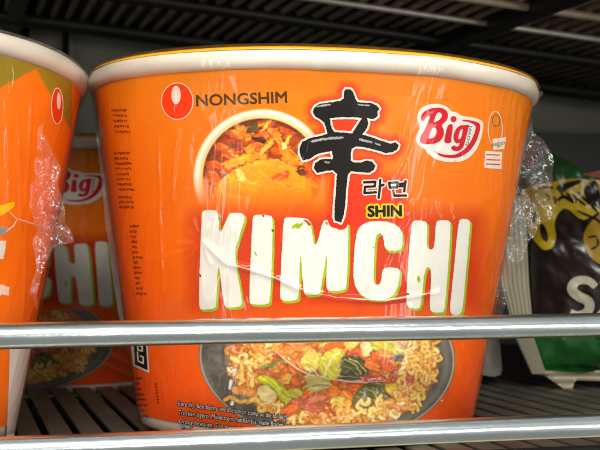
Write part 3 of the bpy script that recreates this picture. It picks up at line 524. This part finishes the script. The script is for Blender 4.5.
for p, r in [
    ([(203, 238), (212, 249), (226, 262), (245, 268), (262, 272), (285, 282), (303, 289), (322, 294), (338, 298)], .03), ([(338, 297), (360, 299.5), (385, 300), (410, 296), (438, 291)], .035),
    ([(276, 351), (284, 358), (294, 366), (300, 370), (309, 374), (312, 368), (318, 375), (326, 378), (345, 381), (365, 382), (384, 380)], .035),
]:
    cr = crease(A, rootA, p, r*.7); mesh('wrap_crease_glint', cr[0], cr[1], M['crease'], rootA)  # pale tube drawn as the bright glint along a film fold
FR = [(541, 93), (531, 104), (528, 118), (531, 130), (540, 141), (549, 151), (553, 163), (549, 184), (554, 210), (548, 221), (537, 226), (531, 238), (523, 250), (513, 266), (505, 290), (499, 310), (495, 332), (483, 335), (490, 300), (500, 250), (508, 205), (516, 160), (522, 130), (528, 104), (534, 92)]
flap(rootA, A, FR, -.6, 21, amp=.42, fr=1.7)
FL = [(90.5, 97), (93, 97), (104, 140), (110, 180), (115, 230), (124, 310), (125, 330), (120, 324), (112, 270), (106, 225), (99.5, 160), (94, 120)]
flap(rootA, A, FL, -.3, 5, amp=.06, mat_=M['dull'])

# left neighbour: another flavour, plain orange with an olive field on top
Bc = Cup((-14.24, -4.15, .2), (-.074, .010, 0))
def left_col(th, z):
    px, py = Bc.px(th, z); c = np.broadcast_to(lin((255, 124, 2)), th.shape+(3,))*(1+.1*(fbm(th*3, z*.4, 7)-.5))[..., None]
    edge = np.where(px < 36, 98-(px)*.72-8, 74+(px-36)*2.1); e2 = np.where(px < 36, 88-px*.53, 69+(px-36)*1.75)
    a = np.clip((e2-py)/3.0+.5, 0, 1)*(np.abs(th) < 1.7); a = a*(px < 72)
    c = c*(1-a[..., None])+lin((158, 134, 24))*a[..., None]; return c
rootB = empty('noodle_bowl', Bc.loc, Bc.rot, label='orange noodle bowl cut off by the left edge, olive patch under its rim', category='noodle bowl', group='instant noodle bowls on the shelf')
shell(rootB, 'cup', False); sleeve(Bc, rootB, left_col); wrap_mesh(rootB, 5, Bc, [([(x, y), (x+d_, y2)], .05, .08) for x, y, d_, y2 in ((8, 60, 2, 110), (30, 90, -6, 200), (16, 120, 3, 230), (40, 130, -3, 260), (24, 240, -4, 330), (4, 100, 3, 200))])
el = lambda x, y, a, b: poly([(x+a*math.cos(t), y+b*math.sin(t)) for t in np.linspace(0, 2*np.pi, 40, endpoint=False)])
PB = lambda f, bb, m, off, **kw: (paint('x', Bc, f, bb, None, off, None, build=False, **kw), M[m])
bb = (45, 80, 70, 130)
layers('company_emblem', [PB(sdf_poly(el(57, 106, 6.3, 18.5)), bb, 'egg', .008, h=.3), PB(sdf_poly(el(57, 106, 5.3, 17.4)), bb, 'emblem', .012, h=.3), PB(sdf_poly(el(58.3, 101, 2, 8.6)), bb, 'egg', .016, h=.3)], rootB)
bb = (-30, 195, 20, 320)
layers('front_print', [PB(sdf_poly(poly([(-22, 242), (6, 240), (6, 243), (3, 259), (-22, 262)])), bb, 'white', .008, rough=1.2, rs=2.5), PB(sdf_poly(poly([(-22, 284), (4, 285), (9, 287), (8, 296), (2, 295), (-22, 296)])), bb, 'egg', .008, rough=1.6, rs=2.2), PB(sdf_poly(poly([(-20, 205), (0, 206), (14, 201), (15, 206), (2, 216), (-20, 220)], 1)), bb, 'yellow', .008), PB(sdf_poly(poly([(-20, 228), (2, 226), (12, 229), (2, 236), (-20, 240)], 1)), bb, 'drybrush', .008),
                       PB(sdf_poly(poly([(10, 337), (18, 280), (40, 280), (40, 460), (5, 460), (8, 400)])), (0, 330, 45, 470), 'white', .008)], rootB)
for p, r in [([(2, 208), (12, 219), (22, 222), (32, 225), (42, 228)], .03), ([(2, 232), (10, 226), (13, 220)], .02), ([(8, 64), (10, 74), (9, 88)], .012)]:
    cr = crease(Bc, rootB, p, r*.6); mesh('wrap_crease_glint', cr[0], cr[1], M['crease'], rootB)
FB = [(46, 122), (50, 135), (55, 150), (60, 165), (62, 185), (65, 205), (70, 222), (75, 243), (66, 245), (57, 249), (50, 258), (46, 275), (42, 292), (38, 312), (35, 308), (36, 285), (37, 262), (35, 245), (36, 222), (35, 195), (38, 165), (41, 140)]
flap(rootB, Bc, FB, -6.6, 40, amp=.40, fr=2.0)


# the one behind, same print, turned a little; shares the printed meshes
Cc = Cup((-10.9, 19.5, -.3), (.03, 0.0, -.43))
rootC = empty('noodle_bowl', Cc.loc, Cc.rot, label='shaded orange noodle bowl standing behind in the gap between the two front bowls', category='noodle bowl', group='instant noodle bowls on the shelf')
for ch in list(rootA.children):
    if ch.name.split('.')[0] in ('wrap_flap', 'wrap_crease_glint'): continue
    c = ch.copy(); COL.objects.link(c); c.parent = rootC

# ------------------------------------------------------------------ shelf
PSI = .261; dx = np.array([math.cos(PSI), math.sin(PSI), 0]); dy = np.array([-math.sin(PSI), math.cos(PSI), 0]); dz = np.array([0, 0, 1.])
def fr(a, b, z): return dx*a+dy*b+dz*z        # shelf frame: a along the shelf, b into it
M['rail'] = mat('galvanised_rail', L4(220, 229, 230), rough=.25, metal=1, noise=.10, nscale=140, stretch=(.25, 1, 1), bump=.16, bscale=260)
M['slat'] = mat('dusty_shelf_wire', L4(88, 84, 72), rough=.45, spec=.5, metal=.35, noise=.35, nscale=70, bump=.15, bscale=200)
M['strip'] = mat('tan_shelf_edge', L4(176, 164, 122), rough=.5, noise=.2, nscale=40)
M['dark'] = mat('dark_shelf_metal', L4(178, 164, 142), rough=.5, metal=.3, noise=.4, nscale=30, bump=.1, bscale=90)
M['darker'] = mat('dark_beam_metal', L4(36, 36, 34), rough=.45, metal=.3, noise=.3, nscale=30)
M['pale_rod'] = mat('worn_rod_metal', L4(206, 200, 184), rough=.4, metal=.5, noise=.3, nscale=60)
M['wall'] = mat('grey_back_panel', L4(112, 112, 98), rough=.6, noise=.35, nscale=12)
rail = empty('guard_rail', fr(0, -8.13, 0), label='shiny galvanised two-bar wire guard rail running in front of the bowls', category='guard rail')
ab = fr(0, -8.13, 0)
for z, nm in ((3.56, 'rail_bar'), (.72, 'rail_bar')):
    P = [fr(a, 0, z+.012*math.sin(a*.35+z)) for a in np.linspace(-45, 60, 90)]
    V, Fc = tube(P, .335, 40); mesh(nm, V, Fc, M['rail'], rail)
for a in (-44, 59): V, Fc = tube([fr(a, .3, -1.2), fr(a, .0, 4.0)], .3, 16); mesh('rail_post', V, Fc, M['rail'], rail)
sh = empty('wire_shelf', fr(0, 0, -.6), label='dusty slatted wire shelf the bowls stand on', category='shelf')
parts = []
for k in range(-60, 75):
    a = k*1.0+.15
    V, Fc = box(fr(a-.37, -6.2, .32), dx*.74, dy*43, dz*.16); parts.append((V, Fc))
V, Fc = merge(parts); o = mesh('slats', V, Fc, M['slat'], sh, smooth=False)
bv = o.modifiers.new('b', 'BEVEL'); bv.width = .0006; bv.segments = 3
for b in (2, 14, 27): V, Fc = tube([fr(-60, b, .12), fr(74, b, .12)], .2, 12); mesh('cross_wire', V, Fc, M['darker'], sh)
V, Fc = tube([fr(-60, -6.3, .25), fr(74, -6.3, .25)], .24, 14); mesh('front_wire', V, Fc, M['darker'], sh)
V, Fc = box(fr(-60, -6.9, -2.6), dx*134, dy*.3, dz*2.3); mesh('edge_strip', V, Fc, M['strip'], sh, smooth=False)
V, Fc = box(fr(-60, -6.5, -3.4), dx*134, dy*44, dz*.3); o = mesh('lower_deck', V, Fc, M['wall'], None, smooth=False); o['kind'] = 'structure'
# shelf above, seen from below
up = empty('upper_shelf', fr(0, 0, 18.2), (0, math.radians(5.4), 0), label='dark ribbed underside of the shelf above the bowls', category='shelf')
parts = []
for k in range(-95, 100):
    V, Fc = tube([fr(k*.85, -9.5, 0), fr(k*.85, 41, 0)], .19, 8); parts.append((V, Fc))
V, Fc = merge(parts); mesh('slats', V, Fc, M['dark'], up)
V, Fc = box(fr(-80, -9.5, .9), dx*170, dy*50.5, dz*.2); mesh('shelf_plate', V, Fc, M['darker'], up, smooth=False)
for b, w, m in ((17.3, .16, 'pale_rod'), (12.5, .2, 'dark'), (23.2, .35, 'darker'), (34, .5, 'darker')): V, Fc = tube([fr(-80, b, -.35), fr(85, b, -.35)], w, 12); mesh('support_rod', V, Fc, M[m], up)
for a in (-8.5, 14): V, Fc = box(fr(a, 5, -.7), dx*.9, dy*34, dz*.6); mesh('support_bar', V, Fc, M['darker'], up, smooth=False)
V, Fc = box(fr(-2, 37.0, -3), dx*100, dy*1, dz*16.8); o = mesh('rear_panel', V, Fc, M['darker'], None, smooth=False); o['kind'] = 'structure'
V, Fc = box(fr(-90, 39, -3), dx*200, dy*1, dz*40); o = mesh('back_wall', V, Fc, M['wall'], None, smooth=False); o['kind'] = 'structure'
parts = []
for k in range(-30, -1): V, Fc = tube([fr(k*2.4, 38.2, -.5), fr(k*2.4, 38.2, 22)], .22, 8); parts.append((V, Fc))
V, Fc = merge(parts); o = mesh('wire_backing', V, Fc, M['darker']); o['label'] = 'dark upright wires standing against the grey panel at the back of the shelf'; o['category'] = 'wire grid'

# ------------------------------------------------------------------ packets at the right
M['foil'] = mat('black_packet_foil', L4(26, 20, 19), rough=.3, spec=.5, noise=.3, nscale=60, bump=.5, bscale=70)
M['pgreen'] = mat('green_packet_foil', L4(20, 74, 28), rough=.3, noise=.2, nscale=60, bump=.5, bscale=70)
M['pyellow'] = mat('yellow_packet_print', L4(176, 150, 16), rough=.35, noise=.25, nscale=90)
M['pdisc'] = mat('dull_gold_packet_print', L4(140, 112, 20), rough=.35, noise=.15, nscale=60)
M['seal'] = mat('cream_crimped_seal', L4(160, 156, 134), rough=.4, noise=.12, nscale=60)
M['ppink'] = mat('pink_packet_print', L4(150, 84, 70), rough=.35, noise=.2, nscale=60)
M['base'] = mat('tan_base_seal', L4(116, 108, 84), rough=.4, noise=.2, nscale=60)
M['pgrey'] = mat('pale_grey_packet', L4(112, 106, 98), rough=.4, noise=.15, nscale=40, bump=.3, bscale=80)
def px_sheet(name, outline, Yf, h, mat_, parent, smooth_=1, loc=(0, 0, 0)):
    P = at(np.array([p[0] for p in outline], float), np.array([p[1] for p in outline], float), 13.); sg = poly(P[:, [0, 2]], smooth_); dense = []
    for a, b in sg:
        m = max(int(np.hypot(*(b-a))/h), 1)
        for k in range(m): dense.append(a+(b-a)*k/m)
    dense = np.array(dense); E = [(i, (i+1) % len(dense)) for i in range(len(dense))]; s2 = np.stack([dense, np.roll(dense, -1, 0)], 1)
    lo, hi = dense.min(0), dense.max(0); gx, gy = np.meshgrid(np.arange(lo[0], hi[0], h), np.arange(lo[1], hi[1], h)); G = np.stack([gx.ravel(), gy.ravel()], -1); G = G[inside(G, s2) & (seg_dist(G, s2) > h*.4)]
    vs, _, fs, *_ = delaunay_2d_cdt([Vector(p) for p in np.concatenate([dense, G])], E, [], 0, 1e-6); vs = np.array([tuple(v) for v in vs]); fs = np.array(fs); fs = fs[inside(vs[fs].mean(1), s2)]
    x, z = vs[:, 0], vs[:, 1]; a, b, d = vs[fs[:, 0]], vs[fs[:, 1]], vs[fs[:, 2]]; ar = (b[:, 0]-a[:, 0])*(d[:, 1]-a[:, 1])-(b[:, 1]-a[:, 1])*(d[:, 0]-a[:, 0]); fs[ar < 0] = fs[ar < 0][:, ::-1]
    return mesh(name, np.stack([x, Yf(x, z), z], -1)-np.array(loc), fs, mat_, parent)
# bag frame: visible part of a pillow packet; X0..X1 wide, bulging towards the aisle
X0, X1, Z0, Z1 = 9.6, 21.5, .7, 10.4
def bulge(x, z):
    u = np.clip((x-X0)/(X1-X0), 0, 1); v = np.clip((z-Z0)/(Z1-Z0), 0, 1); b = np.clip(u*(1-u)*4, 0, 1)**.6*np.clip(v*(1-v)*4, 0, 1)**.5
    return b
def front(off): return lambda x, z: 13-2.1*bulge(x, z)-.22*(fbm(x*.9, z*.8, 51)-.5)*2-.12*np.abs(fbm(x*2.2, z*1.7, 52)-.5)*2-off
bag = empty('noodle_packet', (15, 13, .4), label='black, green and yellow pillow packet at the right edge with a white crimped seal', category='packet'); BL = (15, 13, .4)
OUT = [(512, 200), (524, 176), (545, 151), (560, 160), (586, 176), (606, 172), (700, 168), (740, 180), (745, 380), (640, 378), (600, 372), (580, 375), (533, 372), (530, 330), (526, 240)]
px_sheet('packet_front', OUT, front(0), .16, M['foil'], bag, 0, BL)
px_sheet('packet_back', OUT, lambda x, z: 13.05+1.9*bulge(x, z), .3, M['foil'], bag, 0, BL)
px_sheet('green_corner', [(522, 180), (545, 151.5), (560, 160), (586, 176), (590, 182), (560, 181), (530, 184)], front(.03), .12, M['pgreen'], bag, 0, BL)
px_sheet('green_base', [(531, 336), (745, 332), (745, 380), (640, 378), (600, 372), (580, 375), (534, 371)], front(.03), .16, M['pgreen'], bag, 0, BL)
px_sheet('pink_edge', [(576, 176), (590, 173), (606, 171), (700, 168), (700, 178), (606, 182), (592, 180)], front(.05), .12, M['ppink'], bag, 0, BL)
px_sheet('yellow_patch', [(520, 188), (545, 184), (562, 180), (580, 181), (606, 183), (640, 186), (640, 214), (612, 218), (598, 214), (590, 212), (583, 218), (574, 222), (560, 208), (553, 214), (549, 224), (552, 238), (548, 248), (540, 251), (534, 244), (527, 232), (522, 214)], front(.05), .12, M['pyellow'], bag, 1, BL)
px_sheet('gold_disc', [(603+27*math.cos(t), 240+27*math.sin(t)) for t in np.linspace(0, 6.28, 30, endpoint=False)], front(.07), .14, M['pdisc'], bag, 0, BL)
bl = [[(576, 190), (588, 181), (591, 188), (593, 212), (580, 204)], [(552, 187), (562, 184), (574, 181), (576, 184), (562, 190), (558, 194), (552, 192)], [(536, 225), (540, 224), (545, 238), (542, 243), (537, 236)], [(552, 200), (558, 196), (566, 199), (568, 205), (565, 204), (558, 199), (553, 203)], [(529, 213), (534, 212), (533, 222), (530, 224)], [(566, 194), (578, 206), (577, 208), (565, 196)], [(572, 192), (590, 214), (588, 215), (570, 194)]]
for i, p in enumerate(bl): px_sheet('black_mark', p, front(.08), .12, M['foil'], bag, 1, BL)
def ribbon(l, w):
    p = np.array(l, float)
    for _ in range(2): p = np.concatenate([p[:1], np.stack([p[:-1]*.75+p[1:]*.25, p[:-1]*.25+p[1:]*.75], 1).reshape(-1, 2), p[-1:]])
    t = np.gradient(p, axis=0); t /= np.hypot(t[:, 0], t[:, 1])[:, None]; n_ = np.stack([-t[:, 1], t[:, 0]], -1); ww = w*(.65+.5*np.sin(np.linspace(.2, 2.9, len(p))))[:, None]
    return [tuple(q) for q in np.concatenate([p+n_*ww, (p-n_*ww)[::-1]])]
for l in ([(591, 286), (584, 279), (572, 280), (568, 289), (576, 296), (586, 300), (586, 310), (576, 315), (568, 311)], [(596, 284), (603, 279), (613, 282), (613, 291), (603, 296), (614, 302), (612, 312), (600, 315), (594, 310)], [(622, 280), (622, 314), (640, 314), (640, 280), (622, 279)]):
    px_sheet('white_lettering', ribbon([(q[0]-4, q[1]) for q in l], 4.0), front(.08), .1, M['seal'], bag, 0, BL)
for k in range(5):
    c0 = (542+k*6.2, 197+3*math.sin(k*2.)); px_sheet('black_mark', ribbon([(c0[0], c0[1]-2), (c0[0]+3, c0[1]+1), (c0[0]+2, c0[1]+5)], .8), front(.085), .1, M['foil'], bag, 0, BL)
for l in ([(570, 212), (580, 217), (590, 222), (598, 232)], [(533, 190), (541, 188), (549, 189)], [(580, 238), (588, 236), (590, 246), (582, 250)]): px_sheet('black_mark', ribbon(l, .9), front(.1), .1, M['foil'], bag, 0, BL)
# crimped side seal: pleats run along it
V = []; n1, n2 = 60, 50
for i in range(n1):
    t = i/(n1-1); y = 196+t*178; xl = np.interp(t, [0, .25, .5, .8, 1], [496, 497, 502, 516, 532]); xr_ = np.interp(t, [0, .25, .5, .8, 1], [524, 527, 529, 534, 546])
    for j in range(n2):
        s_ = j/(n2-1); Yd = 12.4+.09*math.sin(s_*2*math.pi*6)-1.0*s_*0+.15*math.sin(t*5)+.25*(s_-.5); V.append(at(xl+(xr_-xl)*s_, y, Yd)-np.array(BL))
mesh('side_seal', V, grid_faces(n1, n2), M['seal'], bag)
px_sheet('base_seal', [(532, 369), (580, 372), (600, 369), (745, 376), (745, 386), (600, 380), (574, 379), (570, 388), (562, 388), (545, 376), (534, 373)], lambda x, z: 12.6+.1*np.sin(z*20), .12, M['base'], bag, 0, BL)
g2 = empty('plain_packet', (8.5, 15, .3), label='pale grey packet end in the shade between the middle bowl and the black packet', category='packet'); GL = (8.5, 15, .3)
o1 = [(470, 300), (496, 300), (502, 330), (506, 352), (508, 377), (498, 380), (480, 376), (470, 372)]
px_sheet('packet_front', o1, lambda x, z: 15-.6*np.clip(1-((x-7.9)/1.4)**2, 0, 1)-.2*fbm(x, z, 61), .15, M['pgrey'], g2, 1, GL)
px_sheet('packet_back', o1, lambda x, z: 15.1+.5*np.clip(1-((x-7.9)/1.4)**2, 0, 1), .3, M['pgrey'], g2, 1, GL)

# ------------------------------------------------------------------ light: shop tubes over the aisle, plus added low fills and streak lights
w = bpy.data.worlds.new('World'); scene.world = w; w.use_nodes = True; N = w.node_tree.nodes; K = w.node_tree.links
bg = N['Background']; tc = N.new('ShaderNodeTexCoord'); sx = N.new('ShaderNodeSeparateXYZ'); cr_ = N.new('ShaderNodeValToRGB'); K.new(tc.outputs['Generated'], sx.inputs[0])
mr = N.new('ShaderNodeMapRange'); mr.inputs[1].default_value = -1; mr.inputs[2].default_value = 1; K.new(sx.outputs[2], mr.inputs[0]); K.new(mr.outputs[0], cr_.inputs[0])
e = cr_.color_ramp.elements; e[0].position = 0; e[0].color = (.62, .60, .54, 1); e[1].position = 1; e[1].color = (.75, .78, .76, 1)
for p, c in ((.36, (.55, .54, .50, 1)), (.45, (.22, .25, .25, 1)), (.52, (.42, .47, .47, 1)), (.58, (.16, .18, .18, 1)), (.68, (.5, .53, .5, 1))): q = e.new(p); q.color = c
K.new(cr_.outputs[0], bg.inputs[0]); bg.inputs[1].default_value = .56
def area(name, loc, tgt, sx_, sy_, power, col=(1, .97, .92)):
    l = bpy.data.lights.new(name, 'AREA'); l.shape = 'RECTANGLE'; l.size = sx_*S; l.size_y = sy_*S; l.energy = power; l.color = col
    o = bpy.data.objects.new(name, l); COL.objects.link(o); o.location = Vector(loc)*S; o.rotation_euler = (Vector(tgt)-Vector(loc)).to_track_quat('-Z', 'Y').to_euler(); return o
area('aisle_tube', (-5, -165, 118), (0, -4, 5), 190, 16, 44)
area('aisle_tube', (0, -190, 104), (0, -2, 5), 60, 30, 26)
area('aisle_tube', (150, -25, 70), (0, -3, 6), 110, 12, 10)
area('low_fill_lamp', (-110, -160, 6), (0, 0, 5), 90, 40, 3.5)  # added low fills that brighten the bowl walls, no real fittings
area('low_fill_lamp', (110, -170, 6), (0, 0, 5), 90, 40, 10)
area('low_streak_light', (143, -92, -42), (0, 0, 5), 22, 56, 3.8)  # added lights from below for streak highlights on the film; no cabinet here
area('low_streak_light', (-126, -113, -42), (0, 0, 5), 18, 50, 2.4)
scene.view_settings.view_transform = 'Standard'; scene.view_settings.look = 'None'; scene.view_settings.exposure = -.24; scene.view_settings.gamma = 1
scene.cycles.transparent_max_bounces = 24; scene.cycles.max_bounces = 8
